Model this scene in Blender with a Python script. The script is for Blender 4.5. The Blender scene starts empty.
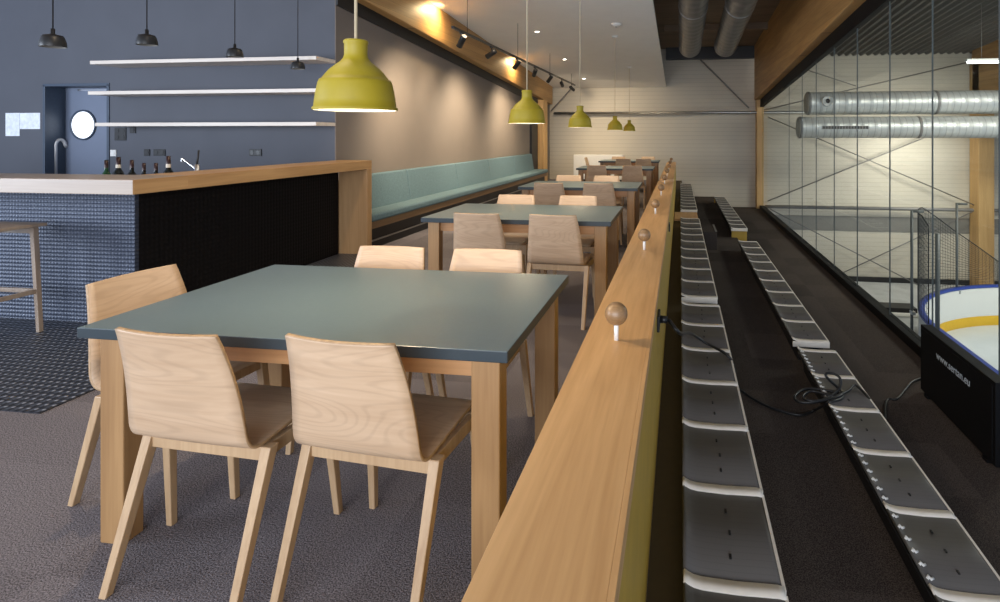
import bpy, bmesh, math, random
from mathutils import Vector, Matrix, Euler
random.seed(7)
scene = bpy.context.scene
COL = scene.collection
PI = math.pi

# ------------------------------------------------------------------ camera, world, exposure, big lights
CAM_H = 1.4
YAW = math.radians(8.0)
cam_d = bpy.data.cameras.new('camera')
cam = bpy.data.objects.new('camera', cam_d); COL.objects.link(cam)
cam.location = (0, 0, CAM_H)
cam.rotation_euler = (PI/2, 0, YAW)
cam_d.sensor_width = 36
cam_d.lens = 554/1000*36
cam_d.shift_x = -0.102
cam_d.shift_y = -0.166
cam_d.clip_start = 0.05
scene.camera = cam
scene.view_settings.view_transform = 'Standard'
scene.view_settings.look = 'None'
scene.view_settings.gamma = 1
scene.view_settings.exposure = 1.15
scene.view_settings.use_curve_mapping = False

w = bpy.data.worlds.new('world'); scene.world = w; w.use_nodes = True
bg = w.node_tree.nodes['Background']
bg.inputs[0].default_value = (0.62, 0.74, 1.0, 1)
bg.inputs[1].default_value = 0.32

def area(name, loc, target, sx, sy, power, col):
    d = bpy.data.lights.new(name, 'AREA'); d.shape = 'RECTANGLE'; d.size = sx; d.size_y = sy
    d.energy = power; d.color = col
    o = bpy.data.objects.new(name, d); COL.objects.link(o); o.location = loc
    o.rotation_euler = (Vector(target)-Vector(loc)).to_track_quat('-Z', 'Y').to_euler()
    return o
def spot(name, loc, target, power, col, deg=60, blend=0.6, r=0.03):
    d = bpy.data.lights.new(name, 'SPOT'); d.energy = power; d.color = col
    d.spot_size = math.radians(deg); d.spot_blend = blend; d.shadow_soft_size = r
    o = bpy.data.objects.new(name, d); COL.objects.link(o); o.location = loc
    o.rotation_euler = (Vector(target)-Vector(loc)).to_track_quat('-Z', 'Y').to_euler()
    return o
def point(name, loc, power, col, r=0.04):
    d = bpy.data.lights.new(name, 'POINT'); d.energy = power; d.color = col; d.shadow_soft_size = r
    o = bpy.data.objects.new(name, d); COL.objects.link(o); o.location = loc
    return o

# daylight from the tall windows behind and to the left of the viewer
area('daylight_left', (-9.2, -0.8, 1.7), (-4.6, 4.0, 2.1), 3.5, 2.2, 230, (0.78, 0.87, 1.0))
area('daylight_back', (-1.0, -3.2, 1.6), (-0.9, 3.0, 3.6), 5.5, 2.0, 190, (0.92, 0.95, 1.0))
# arena lamps high over the ice
area('arena_lamp_far', (6.4, 15.2, 1.1), (5.6, 17.2, 0.0), 1.6, 0.4, 36, (1.0, 0.95, 0.85))
area('arena_lamp_ice', (7.5, 9.5, 3.2), (6.5, 11.0, -2.9), 4.0, 1.0, 200, (1.0, 0.98, 0.90))

# ------------------------------------------------------------------ pixel helpers (photo pixel -> point of the place on a known plane)
FP, SN, CS, VX, VY = 554/math.cos(YAW), math.sin(YAW), math.cos(YAW), 680.0, 135.0
def at_z(px, py, z):
    k = (CAM_H - z)/(py - VY); u = px - VX
    return Vector((k*CS*u, k*(FP + u*SN), z))
def at_x(px, py, X):
    u = px - VX; Y = X*(FP + u*SN)/(CS*u)
    return Vector((X, Y, CAM_H - (py - VY)*Y/(FP + u*SN)))
def at_y(px, py, Y):
    u = px - VX
    return Vector((Y*CS*u/(FP + u*SN), Y, CAM_H - (py - VY)*Y/(FP + u*SN)))

# ------------------------------------------------------------------ materials
def new_mat(name):
    m = bpy.data.materials.new(name); m.use_nodes = True
    nt = m.node_tree; b = nt.nodes['Principled BSDF']
    return m, nt, b
def N(nt, t, **kw):
    n = nt.nodes.new(t)
    for k, v in kw.items(): setattr(n, k, v)
    return n
def plain(name, col, rough=0.5, metal=0.0, spec=0.5, noise=0.06, nscale=30, bump=0.0, bscale=200):
    m, nt, b = new_mat(name)
    tc = N(nt, 'ShaderNodeTexCoord'); nz = N(nt, 'ShaderNodeTexNoise'); nz.inputs['Scale'].default_value = nscale
    nz.inputs['Detail'].default_value = 4
    nt.links.new(tc.outputs['Object'], nz.inputs['Vector'])
    rp = N(nt, 'ShaderNodeValToRGB')
    rp.color_ramp.elements[0].position = 0.3; rp.color_ramp.elements[1].position = 0.7
    rp.color_ramp.elements[0].color = tuple(max(0, c*(1-noise)) for c in col)+(1,)
    rp.color_ramp.elements[1].color = tuple(min(1, c*(1+noise)) for c in col)+(1,)
    nt.links.new(nz.outputs['Fac'], rp.inputs[0]); nt.links.new(rp.outputs[0], b.inputs['Base Color'])
    b.inputs['Roughness'].default_value = rough; b.inputs['Metallic'].default_value = metal
    b.inputs['Specular IOR Level'].default_value = spec
    if bump:
        n2 = N(nt, 'ShaderNodeTexNoise'); n2.inputs['Scale'].default_value = bscale
        nt.links.new(tc.outputs['Object'], n2.inputs['Vector'])
        bp = N(nt, 'ShaderNodeBump'); bp.inputs['Strength'].default_value = bump; bp.inputs['Distance'].default_value = 0.004
        nt.links.new(n2.outputs['Fac'], bp.inputs['Height']); nt.links.new(bp.outputs[0], b.inputs['Normal'])
    return m
def wood(name, light, dark, axis='X', scale=1.0, rough=0.45, planks=None, contrast=1.0, figure=0.0):
    m, nt, b = new_mat(name)
    tc = N(nt, 'ShaderNodeTexCoord')
    mp = N(nt, 'ShaderNodeMapping')
    s = [14*scale]*3; s['XYZ'.index(axis)] = 1.1*scale
    mp.inputs['Scale'].default_value = s
    oi = N(nt, 'ShaderNodeObjectInfo')
    va = N(nt, 'ShaderNodeVectorMath', operation='ADD')
    mu = N(nt, 'ShaderNodeMath', operation='MULTIPLY'); mu.inputs[1].default_value = 13.0
    nt.links.new(oi.outputs['Random'], mu.inputs[0])
    nt.links.new(tc.outputs['Object'], va.inputs[0]); nt.links.new(mu.outputs[0], va.inputs[1])
    nt.links.new(va.outputs[0], mp.inputs['Vector'])
    n1 = N(nt, 'ShaderNodeTexNoise'); n1.inputs['Scale'].default_value = 1.0; n1.inputs['Detail'].default_value = 6
    n1.inputs['Distortion'].default_value = 0.8
    nt.links.new(mp.outputs[0], n1.inputs['Vector'])
    mp2 = N(nt, 'ShaderNodeMapping'); s2 = [90*scale]*3; s2['XYZ'.index(axis)] = 4*scale
    mp2.inputs['Scale'].default_value = s2
    nt.links.new(va.outputs[0], mp2.inputs['Vector'])
    n2 = N(nt, 'ShaderNodeTexNoise'); n2.inputs['Scale'].default_value = 1.0; n2.inputs['Detail'].default_value = 3
    nt.links.new(mp2.outputs[0], n2.inputs['Vector'])
    mx = N(nt, 'ShaderNodeMath', operation='MULTIPLY_ADD'); mx.inputs[1].default_value = 0.35
    ad = N(nt, 'ShaderNodeMath', operation='MULTIPLY'); ad.inputs[1].default_value = 0.65
    nt.links.new(n1.outputs['Fac'], ad.inputs[0])
    nt.links.new(n2.outputs['Fac'], mx.inputs[0]); nt.links.new(ad.outputs[0], mx.inputs[2])
    rp = N(nt, 'ShaderNodeValToRGB')
    rp.color_ramp.elements[0].position = 0.5-0.18/contrast; rp.color_ramp.elements[1].position = 0.5+0.14/contrast
    rp.color_ramp.elements[0].color = tuple(dark)+(1,); rp.color_ramp.elements[1].color = tuple(light)+(1,)
    nt.links.new(mx.outputs[0], rp.inputs[0])
    out = rp.outputs[0]
    if figure:
        mp3 = N(nt, 'ShaderNodeMapping'); s3 = [6.5]*3; s3['XYZ'.index(axis)] = 1.1
        mp3.inputs['Scale'].default_value = s3
        nt.links.new(va.outputs[0], mp3.inputs['Vector'])
        n3 = N(nt, 'ShaderNodeTexNoise'); n3.inputs['Scale'].default_value = 1.0; n3.inputs['Detail'].default_value = 1.0
        nt.links.new(mp3.outputs[0], n3.inputs['Vector'])
        k3 = N(nt, 'ShaderNodeMath', operation='MULTIPLY'); k3.inputs[1].default_value = 130.0
        nt.links.new(n3.outputs['Fac'], k3.inputs[0])
        sn3 = N(nt, 'ShaderNodeMath', operation='SINE'); nt.links.new(k3.outputs[0], sn3.inputs[0])
        mr3 = N(nt, 'ShaderNodeMapRange'); mr3.inputs[1].default_value = 0.2; mr3.inputs[2].default_value = 1.0
        mr3.inputs[3].default_value = 1.0; mr3.inputs[4].default_value = 1.0-figure
        nt.links.new(sn3.outputs[0], mr3.inputs[0])
        v3 = N(nt, 'ShaderNodeVectorMath', operation='SCALE'); nt.links.new(out, v3.inputs[0]); nt.links.new(mr3.outputs[0], v3.inputs['Scale'])
        out = v3.outputs[0]
    if planks:
        ax, pitch, line = planks
        sp = N(nt, 'ShaderNodeSeparateXYZ'); nt.links.new(tc.outputs['Object'], sp.inputs[0])
        d = N(nt, 'ShaderNodeMath', operation='DIVIDE'); d.inputs[1].default_value = pitch
        nt.links.new(sp.outputs['XYZ'.index(ax)], d.inputs[0])
        fr = N(nt, 'ShaderNodeMath', operation='FRACT'); nt.links.new(d.outputs[0], fr.inputs[0])
        fl = N(nt, 'ShaderNodeMath', operation='FLOOR'); nt.links.new(d.outputs[0], fl.inputs[0])
        wn = N(nt, 'ShaderNodeTexWhiteNoise', noise_dimensions='1D'); nt.links.new(fl.outputs[0], wn.inputs['W'])
        lt = N(nt, 'ShaderNodeMath', operation='GREATER_THAN'); lt.inputs[1].default_value = line
        nt.links.new(fr.outputs[0], lt.inputs[0])
        ma = N(nt, 'ShaderNodeMapRange'); ma.inputs[3].default_value = 0.85; ma.inputs[4].default_value = 1.1
        nt.links.new(wn.outputs[0], ma.inputs[0])
        m2 = N(nt, 'ShaderNodeMapRange'); m2.inputs[3].default_value = 0.55; m2.inputs[4].default_value = 1.0
        nt.links.new(lt.outputs[0], m2.inputs[0])
        pr = N(nt, 'ShaderNodeMath', operation='MULTIPLY'); nt.links.new(ma.outputs[0], pr.inputs[0]); nt.links.new(m2.outputs[0], pr.inputs[1])
        vm = N(nt, 'ShaderNodeVectorMath', operation='SCALE'); nt.links.new(out, vm.inputs[0]); nt.links.new(pr.outputs[0], vm.inputs['Scale'])
        out = vm.outputs[0]
    nt.links.new(out, b.inputs['Base Color'])
    b.inputs['Roughness'].default_value = rough
    bp = N(nt, 'ShaderNodeBump'); bp.inputs['Strength'].default_value = 0.08; bp.inputs['Distance'].default_value = 0.002
    nt.links.new(n2.outputs['Fac'], bp.inputs['Height']); nt.links.new(bp.outputs[0], b.inputs['Normal'])
    return m
def stripes(name, col, axis, pitch, depth=0.01, rough=0.5, line=0.08, dark=0.7, noise=0.04, metal=0.0):
    """surface with straight ribs: thin darker grooves every pitch metres along axis"""
    m, nt, b = new_mat(name)
    tc = N(nt, 'ShaderNodeTexCoord'); sp = N(nt, 'ShaderNodeSeparateXYZ'); nt.links.new(tc.outputs['Object'], sp.inputs[0])
    d = N(nt, 'ShaderNodeMath', operation='DIVIDE'); d.inputs[1].default_value = pitch
    nt.links.new(sp.outputs['XYZ'.index(axis)], d.inputs[0])
    fr = N(nt, 'ShaderNodeMath', operation='FRACT'); nt.links.new(d.outputs[0], fr.inputs[0])
    rp = N(nt, 'ShaderNodeValToRGB')
    rp.color_ramp.elements[0].position = line*0.5; rp.color_ramp.elements[1].position = line
    rp.color_ramp.elements[0].color = tuple(c*dark for c in col)+(1,); rp.color_ramp.elements[1].color = tuple(col)+(1,)
    nt.links.new(fr.outputs[0], rp.inputs[0])
    nz = N(nt, 'ShaderNodeTexNoise'); nz.inputs['Scale'].default_value = 1.5; nt.links.new(tc.outputs['Object'], nz.inputs['Vector'])
    mr = N(nt, 'ShaderNodeMapRange'); mr.inputs[3].default_value = 1-noise; mr.inputs[4].default_value = 1+noise
    nt.links.new(nz.outputs['Fac'], mr.inputs[0])
    vm = N(nt, 'ShaderNodeVectorMath', operation='SCALE'); nt.links.new(rp.outputs[0], vm.inputs[0]); nt.links.new(mr.outputs[0], vm.inputs['Scale'])
    nt.links.new(vm.outputs[0], b.inputs['Base Color'])
    b.inputs['Roughness'].default_value = rough; b.inputs['Metallic'].default_value = metal
    bp = N(nt, 'ShaderNodeBump'); bp.inputs['Strength'].default_value = 0.6; bp.inputs['Distance'].default_value = depth
    nt.links.new(rp.outputs[0], bp.inputs['Height']); nt.links.new(bp.outputs[0], b.inputs['Normal'])
    return m
def lozenge(name, col, hi, a, c, pitch, rough, metal=0.0, strength=1.0, spec=0.5, r0=0.15, r1=0.6):
    """raised diamond bosses in a staggered grid over the a-c plane"""
    m, nt, b = new_mat(name)
    tc = N(nt, 'ShaderNodeTexCoord'); sp = N(nt, 'ShaderNodeSeparateXYZ'); nt.links.new(tc.outputs['Object'], sp.inputs[0])
    k = 2*PI/pitch
    def lin(op):
        s = N(nt, 'ShaderNodeMath', operation=op)
        nt.links.new(sp.outputs['XYZ'.index(a)], s.inputs[0]); nt.links.new(sp.outputs['XYZ'.index(c)], s.inputs[1])
        q = N(nt, 'ShaderNodeMath', operation='MULTIPLY'); q.inputs[1].default_value = k/2
        nt.links.new(s.outputs[0], q.inputs[0])
        r = N(nt, 'ShaderNodeMath', operation='SINE'); nt.links.new(q.outputs[0], r.inputs[0]); return r
    p = N(nt, 'ShaderNodeMath', operation='MULTIPLY')
    nt.links.new(lin('ADD').outputs[0], p.inputs[0]); nt.links.new(lin('SUBTRACT').outputs[0], p.inputs[1])
    rp = N(nt, 'ShaderNodeValToRGB'); rp.color_ramp.elements[0].position = r0; rp.color_ramp.elements[1].position = r1
    rp.color_ramp.elements[0].color = tuple(col)+(1,); rp.color_ramp.elements[1].color = tuple(hi)+(1,)
    nt.links.new(p.outputs[0], rp.inputs[0]); nt.links.new(rp.outputs[0], b.inputs['Base Color'])
    b.inputs['Roughness'].default_value = rough; b.inputs['Metallic'].default_value = metal
    b.inputs['Specular IOR Level'].default_value = spec
    bp = N(nt, 'ShaderNodeBump'); bp.inputs['Strength'].default_value = strength; bp.inputs['Distance'].default_value = 0.006
    nt.links.new(p.outputs[0], bp.inputs['Height']); nt.links.new(bp.outputs[0], b.inputs['Normal'])
    return m
def carpet(name, c0, c1, tile=0.5, rough=0.95):
    m, nt, b = new_mat(name)
    tc = N(nt, 'ShaderNodeTexCoord')
    dv = N(nt, 'ShaderNodeVectorMath', operation='SCALE'); dv.inputs['Scale'].default_value = 1/tile
    nt.links.new(tc.outputs['Object'], dv.inputs[0])
    fl = N(nt, 'ShaderNodeVectorMath', operation='FLOOR'); nt.links.new(dv.outputs[0], fl.inputs[0])
    wn = N(nt, 'ShaderNodeTexWhiteNoise', noise_dimensions='3D'); nt.links.new(fl.outputs[0], wn.inputs['Vector'])
    nz = N(nt, 'ShaderNodeTexNoise'); nz.inputs['Scale'].default_value = 190; nz.inputs['Detail'].default_value = 3
    nt.links.new(tc.outputs['Object'], nz.inputs['Vector'])
    mr = N(nt, 'ShaderNodeMapRange'); mr.inputs[1].default_value = 0.35; mr.inputs[2].default_value = 0.65
    nt.links.new(nz.outputs['Fac'], mr.inputs[0])
    ma = N(nt, 'ShaderNodeMath', operation='MULTIPLY_ADD'); ma.inputs[1].default_value = 0.22
    h = N(nt, 'ShaderNodeMath', operation='MULTIPLY'); h.inputs[1].default_value = 0.78
    nt.links.new(mr.outputs[0], h.inputs[0]); nt.links.new(wn.outputs['Value'], ma.inputs[0]); nt.links.new(h.outputs[0], ma.inputs[2])
    rp = N(nt, 'ShaderNodeValToRGB'); rp.color_ramp.elements[0].position = 0.1; rp.color_ramp.elements[1].position = 0.9
    rp.color_ramp.elements[0].color = tuple(c0)+(1,); rp.color_ramp.elements[1].color = tuple(c1)+(1,)
    nt.links.new(ma.outputs[0], rp.inputs[0]); nt.links.new(rp.outputs[0], b.inputs['Base Color'])
    b.inputs['Roughness'].default_value = rough; b.inputs['Specular IOR Level'].default_value = 0.1
    bp = N(nt, 'ShaderNodeBump'); bp.inputs['Strength'].default_value = 0.6; bp.inputs['Distance'].default_value = 0.006
    nt.links.new(nz.outputs['Fac'], bp.inputs['Height']); nt.links.new(bp.outputs[0], b.inputs['Normal'])
    return m
def emit(name, col, s):
    m, nt, b = new_mat(name)
    b.inputs['Base Color'].default_value = tuple(col)+(1,)
    b.inputs['Emission Color'].default_value = tuple(col)+(1,); b.inputs['Emission Strength'].default_value = s
    return m
def glass(name, tint=(0.93, 0.96, 0.95), refl=0.05):
    m = bpy.data.materials.new(name); m.use_nodes = True; nt = m.node_tree
    for n in list(nt.nodes): nt.nodes.remove(n)
    o = N(nt, 'ShaderNodeOutputMaterial'); mx = N(nt, 'ShaderNodeMixShader')
    t = N(nt, 'ShaderNodeBsdfTransparent'); t.inputs[0].default_value = tuple(tint)+(1,)
    g = N(nt, 'ShaderNodeBsdfGlossy'); g.inputs['Roughness'].default_value = 0.02
    lw = N(nt, 'ShaderNodeLayerWeight'); lw.inputs['Blend'].default_value = 0.5
    pw = N(nt, 'ShaderNodeMath', operation='POWER'); pw.inputs[1].default_value = 5.0
    mr = N(nt, 'ShaderNodeMapRange'); mr.inputs[3].default_value = 0.015; mr.inputs[4].default_value = 0.26
    nt.links.new(lw.outputs['Facing'], pw.inputs[0]); nt.links.new(pw.outputs[0], mr.inputs[0])
    nt.links.new(mr.outputs[0], mx.inputs[0]); nt.links.new(t.outputs[0], mx.inputs[1]); nt.links.new(g.outputs[0], mx.inputs[2])
    nt.links.new(mx.outputs[0], o.inputs[0])
    return m

M = {}
M['beech'] = wood('beech_veneer', (0.54, 0.39, 0.265), (0.43, 0.295, 0.19), 'X', 0.8, 0.45, contrast=1.0, figure=0.09)
M['beech_leg'] = wood('beech_solid', (0.48, 0.335, 0.20), (0.35, 0.225, 0.125), 'Z', 1.0, 0.45)
M['ply_edge'] = plain('plywood_edge', (0.38, 0.25, 0.14), 0.6, noise=0.15, nscale=60)
M['oak_y'] = wood('oak_along', (0.68, 0.41, 0.18), (0.50, 0.275, 0.105), 'Y', 0.8, 0.42)
M['oak_x'] = wood('oak_across', (0.34, 0.265, 0.205), (0.26, 0.195, 0.145), 'X', 0.8, 0.42)
M['oak_z'] = wood('oak_upright', (0.44, 0.27, 0.13), (0.33, 0.19, 0.085), 'Z', 0.8, 0.45)
M['table_leg'] = wood('table_leg_wood', (0.35, 0.205, 0.09), (0.255, 0.14, 0.058), 'Z', 1.0, 0.45)
M['apron'] = wood('table_apron_wood', (0.46, 0.25, 0.11), (0.34, 0.17, 0.07), 'X', 1.0, 0.5)
M['glulam_y'] = wood('glulam_beam', (0.52, 0.30, 0.11), (0.36, 0.19, 0.065), 'Y', 0.5, 0.5, planks=('Z', 0.12, 0.03))
M['glulam_z'] = wood('glulam_post', (0.60, 0.37, 0.15), (0.44, 0.25, 0.09), 'Z', 0.5, 0.5)
M['oak_bar'] = wood('oak_bar_edge', (0.52, 0.31, 0.135), (0.37, 0.20, 0.078), 'Y', 0.8, 0.42)
M['olive'] = plain('olive_panel', (0.50, 0.315, 0.04), 0.5, noise=0.08, nscale=8)
M['top'] = plain('table_laminate', (0.105, 0.152, 0.178), 0.33, noise=0.03, nscale=60)
M['top_edge'] = plain('table_edge', (0.019, 0.031, 0.040), 0.45, noise=0.05)
M['carpet'] = carpet('carpet_tiles', (0.055, 0.049, 0.053), (0.27, 0.245, 0.262), 0.5)
M['carpet_dark'] = carpet('stand_carpet', (0.026, 0.020, 0.017), (0.12, 0.098, 0.085), 0.6)
M['blue_wall'] = plain('slate_blue_paint', (0.080, 0.086, 0.105), 0.75, noise=0.05, nscale=2, bump=0.05)
M['taupe'] = plain('taupe_panel', (0.195, 0.163, 0.140), 0.7, noise=0.03, nscale=3, bump=0.05)
M['black'] = plain('black_paint', (0.010, 0.010, 0.011), 0.5, noise=0.1)
M['black_metal'] = plain('black_metal', (0.012, 0.012, 0.013), 0.4, noise=0.1)
M['frame'] = plain('black_window_frame', (0.005, 0.005, 0.006), 0.6, spec=0.2)
M['ceiling'] = plain('white_plaster', (0.80, 0.78, 0.75), 0.9, noise=0.02, nscale=3)
M['roof'] = wood('roof_boards', (0.24, 0.17, 0.115), (0.16, 0.11, 0.072), 'X', 0.5, 0.7, planks=('Y', 1.25, 0.02))
M['hall_roof'] = plain('corrugated_sheet', (0.10, 0.095, 0.088), 0.6, noise=0.08, nscale=2)
M['clad'] = stripes('ribbed_cladding', (0.58, 0.525, 0.43), 'Z', 0.125, 0.006, 0.55, 0.12, 0.80)
M['grey_band'] = plain('grey_panel', (0.20, 0.19, 0.17), 0.6)
M['mustard'] = plain('mustard_rubber', (0.33, 0.255, 0.010), 0.55, noise=0.06, nscale=12)
M['lamp_in'] = plain('lamp_lining', (0.85, 0.83, 0.75), 0.5, noise=0.01)
M['bulb'] = emit('warm_bulb', (1.0, 0.86, 0.62), 14)
M['led'] = emit('spot_lens', (1.0, 0.92, 0.78), 12)
M['tube'] = emit('fluorescent_tube', (0.95, 1.0, 1.0), 7)
M['cord'] = plain('beige_cord', (0.52, 0.44, 0.30), 0.6)
M['teal'] = plain('teal_fabric', (0.120, 0.186, 0.215), 0.9, spec=0.2, noise=0.14, nscale=55, bump=0.3, bscale=300)
M['white'] = plain('white_lacquer', (0.74, 0.73, 0.70), 0.4, noise=0.02)
M['shelf'] = wood('pale_shelf', (0.74, 0.67, 0.60), (0.60, 0.52, 0.45), 'X', 0.8, 0.45)
M['seat_grey'] = stripes('grey_seat_shell', (0.105, 0.099, 0.095), 'Y', 0.028, 0.002, 0.5, 0.12, 0.85)
M['strip'] = plain('ivory_strip', (0.80, 0.75, 0.67), 0.5, noise=0.04)
M['slot'] = plain('slot_black', (0.004, 0.004, 0.004), 0.5)
M['steel'] = plain('galvanised_steel', (0.42, 0.42, 0.41), 0.32, metal=0.9, noise=0.08, nscale=6)
M['rod'] = plain('grey_rod', (0.22, 0.21, 0.20), 0.5, metal=0.3)
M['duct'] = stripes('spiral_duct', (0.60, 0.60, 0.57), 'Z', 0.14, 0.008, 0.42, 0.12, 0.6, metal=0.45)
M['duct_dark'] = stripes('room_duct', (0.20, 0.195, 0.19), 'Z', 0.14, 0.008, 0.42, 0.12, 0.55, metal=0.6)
M['plate_wall'] = lozenge('diamond_plate_front', (0.040, 0.050, 0.078), (0.11, 0.13, 0.18), 'X', 'Z', 0.029, 0.42, 0.2, 0.7)
M['plate_floor'] = lozenge('studded_rubber_floor', (0.024, 0.027, 0.036), (0.30, 0.32, 0.38), 'X', 'Y', 0.046, 0.36, 0.0, 0.8, 0.5, 0.5, 0.95)
M['perforated'] = lozenge('perforated_black_panel', (0.006, 0.005, 0.005), (0.010, 0.008, 0.008), 'Y', 'Z', 0.04, 0.7, 0.0, 0.3, 0.12)
M['chrome'] = plain('chrome', (0.75, 0.76, 0.78), 0.18, metal=1.0, noise=0.01)
M['door'] = plain('door_paint', (0.15, 0.18, 0.25), 0.5, noise=0.04, nscale=3)
M['door_frame'] = plain('door_frame_paint', (0.045, 0.065, 0.10), 0.45)
M['paper'] = plain('paper_sheet', (0.72, 0.76, 0.82), 0.8, noise=0.12, nscale=25)
M['porthole'] = emit('porthole_daylight', (0.90, 0.94, 1.0), 0.72)
M['bottle'] = plain('dark_bottle_glass', (0.006, 0.008, 0.007), 0.08, noise=0.05)
M['bottle_green'] = plain('green_bottle_glass', (0.010, 0.05, 0.018), 0.08, noise=0.05)
M['label'] = plain('bottle_label', (0.55, 0.5, 0.42), 0.6)
M['foil'] = plain('bottle_foil', (0.025, 0.008, 0.008), 0.35, metal=0.3)
M['ball'] = wood('turned_ball', (0.30, 0.18, 0.085), (0.19, 0.105, 0.045), 'X', 2.0, 0.38)
M['ice'] = plain('ice_sheet', (0.62, 0.66, 0.68), 0.25, noise=0.05, nscale=2)
M['concrete'] = plain('hall_concrete', (0.50, 0.50, 0.49), 0.7, noise=0.12, nscale=3)
M['board_white'] = plain('rink_board_white', (0.70, 0.70, 0.66), 0.4, noise=0.03)
M['yellow'] = plain('kick_strip_yellow', (0.70, 0.42, 0.02), 0.45, noise=0.05)
M['blue'] = plain('board_cap_blue', (0.03, 0.06, 0.30), 0.4)
M['net'] = plain('net_cord', (0.03, 0.03, 0.03), 0.8)
M['glass'] = glass('clear_glazing')
M['post'] = plain('post_grey', (0.10,0.105,0.10), 0.5)
M['brown'] = plain('dark_brown_edge', (0.06, 0.042, 0.015), 0.7)
M['steel_bright'] = plain('brushed_steel', (0.70,0.71,0.73), 0.45, metal=0.6, noise=0.03)
M['bench_wood'] = wood('bench_fascia_wood', (0.22, 0.135, 0.065), (0.15, 0.085, 0.04), 'Y', 0.8, 0.5)
M['text'] = plain('sign_lettering', (0.55, 0.62, 0.70), 0.5)
M['stool_wood'] = wood('stool_wood', (0.32, 0.25, 0.19), (0.22, 0.16, 0.12), 'Z', 1.0, 0.45)

# ------------------------------------------------------------------ mesh helpers
class MB:
    def __init__(s): s.bm = bmesh.new()
    def box(s, a, b, mi=0):
        x0, y0, z0 = a; x1, y1, z1 = b
        v = [s.bm.verts.new(p) for p in ((x0,y0,z0),(x1,y0,z0),(x1,y1,z0),(x0,y1,z0),(x0,y0,z1),(x1,y0,z1),(x1,y1,z1),(x0,y1,z1))]
        for f in ((0,3,2,1),(4,5,6,7),(0,1,5,4),(1,2,6,5),(2,3,7,6),(3,0,4,7)):
            s.bm.faces.new([v[i] for i in f]).material_index = mi
        return s
    def hexa(s, bot, top, mi=0):
        v = [s.bm.verts.new(p) for p in list(bot)+list(top)]; n = len(bot)
        s.bm.faces.new(v[:n][::-1]).material_index = mi; s.bm.faces.new(v[n:]).material_index = mi
        for i in range(n):
            j = (i+1) % n
            s.bm.faces.new((v[i], v[j], v[n+j], v[n+i])).material_index = mi
        return s
    def leg(s, p0, p1, w0, d0, w1, d1, mi=0):   # tapered square post from p0 (bottom) to p1 (top)
        def sq(p, w, d): return [(p[0]-w/2,p[1]-d/2,p[2]),(p[0]+w/2,p[1]-d/2,p[2]),(p[0]+w/2,p[1]+d/2,p[2]),(p[0]-w/2,p[1]+d/2,p[2])]
        return s.hexa(sq(p0,w0,d0), sq(p1,w1,d1), mi)
    def tube(s, pts, r, n=10, mi=0, closed=False):
        pts = [Vector(p) for p in pts]; rings = []
        m = len(pts); up = None
        for i, p in enumerate(pts):
            a = pts[i-1] if (i > 0 or closed) else p
            b = pts[(i+1) % m] if (i < m-1 or closed) else p
            t = (b-a)
            if t.length < 1e-9: t = Vector((0,0,1))
            t.normalize()
            if up is None:
                up = Vector((0,0,1)) if abs(t.z) < 0.9 else Vector((1,0,0))
            u = (up - t*up.dot(t))
            if u.length < 1e-6: u = Vector((1,0,0)) - t*t.x
            u.normalize(); up = u; v = t.cross(u)
            rr = r[i] if isinstance(r, (list, tuple)) else r
            rings.append([s.bm.verts.new(p + (u*math.cos(2*PI*k/n) + v*math.sin(2*PI*k/n))*rr) for k in range(n)])
        for i in range(m if closed else m-1):
            A, B = rings[i], rings[(i+1) % m]
            for k in range(n):
                f = s.bm.faces.new((A[k], A[(k+1)%n], B[(k+1)%n], B[k])); f.material_index = mi; f.smooth = True
        if not closed:
            s.bm.faces.new(rings[0][::-1]).material_index = mi; s.bm.faces.new(rings[-1]).material_index = mi
        return s
    def lathe(s, prof, c=(0,0,0), n=32, mi=0, cap=True):   # prof: (r, z)
        rings = []
        for r, z in prof:
            if r < 1e-6: rings.append([s.bm.verts.new((c[0], c[1], c[2]+z))])
            else: rings.append([s.bm.verts.new((c[0]+r*math.cos(2*PI*k/n), c[1]+r*math.sin(2*PI*k/n), c[2]+z)) for k in range(n)])
        for A, B in zip(rings, rings[1:]):
            for k in range(n):
                a = [A[k % len(A)], A[(k+1) % n % len(A)]] if len(A) > 1 else [A[0]]
                b = [B[(k+1) % n], B[k]] if len(B) > 1 else [B[0]]
                if len(a)+len(b) < 3: continue
                f = s.bm.faces.new(a+b); f.material_index = mi; f.smooth = True
        return s
    def grid(s, rows, mi=0, smooth=True):
        vs = [[s.bm.verts.new(p) for p in r] for r in rows]
        for A, B in zip(vs, vs[1:]):
            for k in range(len(A)-1):
                f = s.bm.faces.new((A[k], A[k+1], B[k+1], B[k])); f.material_index = mi; f.smooth = smooth
        return s
    def sphere(s, c, r, n=24, mi=0, sz=1.0):
        prof = [(r*math.sin(PI*i/(n//2)), -r*sz*math.cos(PI*i/(n//2))) for i in range(n//2+1)]
        prof[0] = (0, -r*sz); prof[-1] = (0, r*sz)
        return s.lathe(prof, c, n, mi)
    def build(s, name, mats, parent=None, bevel=0, seg=2, loc=None, solid=None, rim=0):
        bmesh.ops.recalc_face_normals(s.bm, faces=s.bm.faces)
        me = bpy.data.meshes.new(name); s.bm.to_mesh(me); s.bm.free()
        for m in (mats if isinstance(mats, (list, tuple)) else [mats]): me.materials.append(m)
        o = bpy.data.objects.new(name, me); COL.objects.link(o)
        if parent: o.parent = parent
        if loc: o.location = loc
        if solid:
            md = o.modifiers.new('solid', 'SOLIDIFY'); md.thickness = solid; md.offset = 0
            if rim: md.material_offset_rim = rim
        if bevel:
            md = o.modifiers.new('bevel', 'BEVEL'); md.width = bevel; md.segments = seg; md.limit_method = 'ANGLE'
            md.angle_limit = math.radians(40)
        return o
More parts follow.
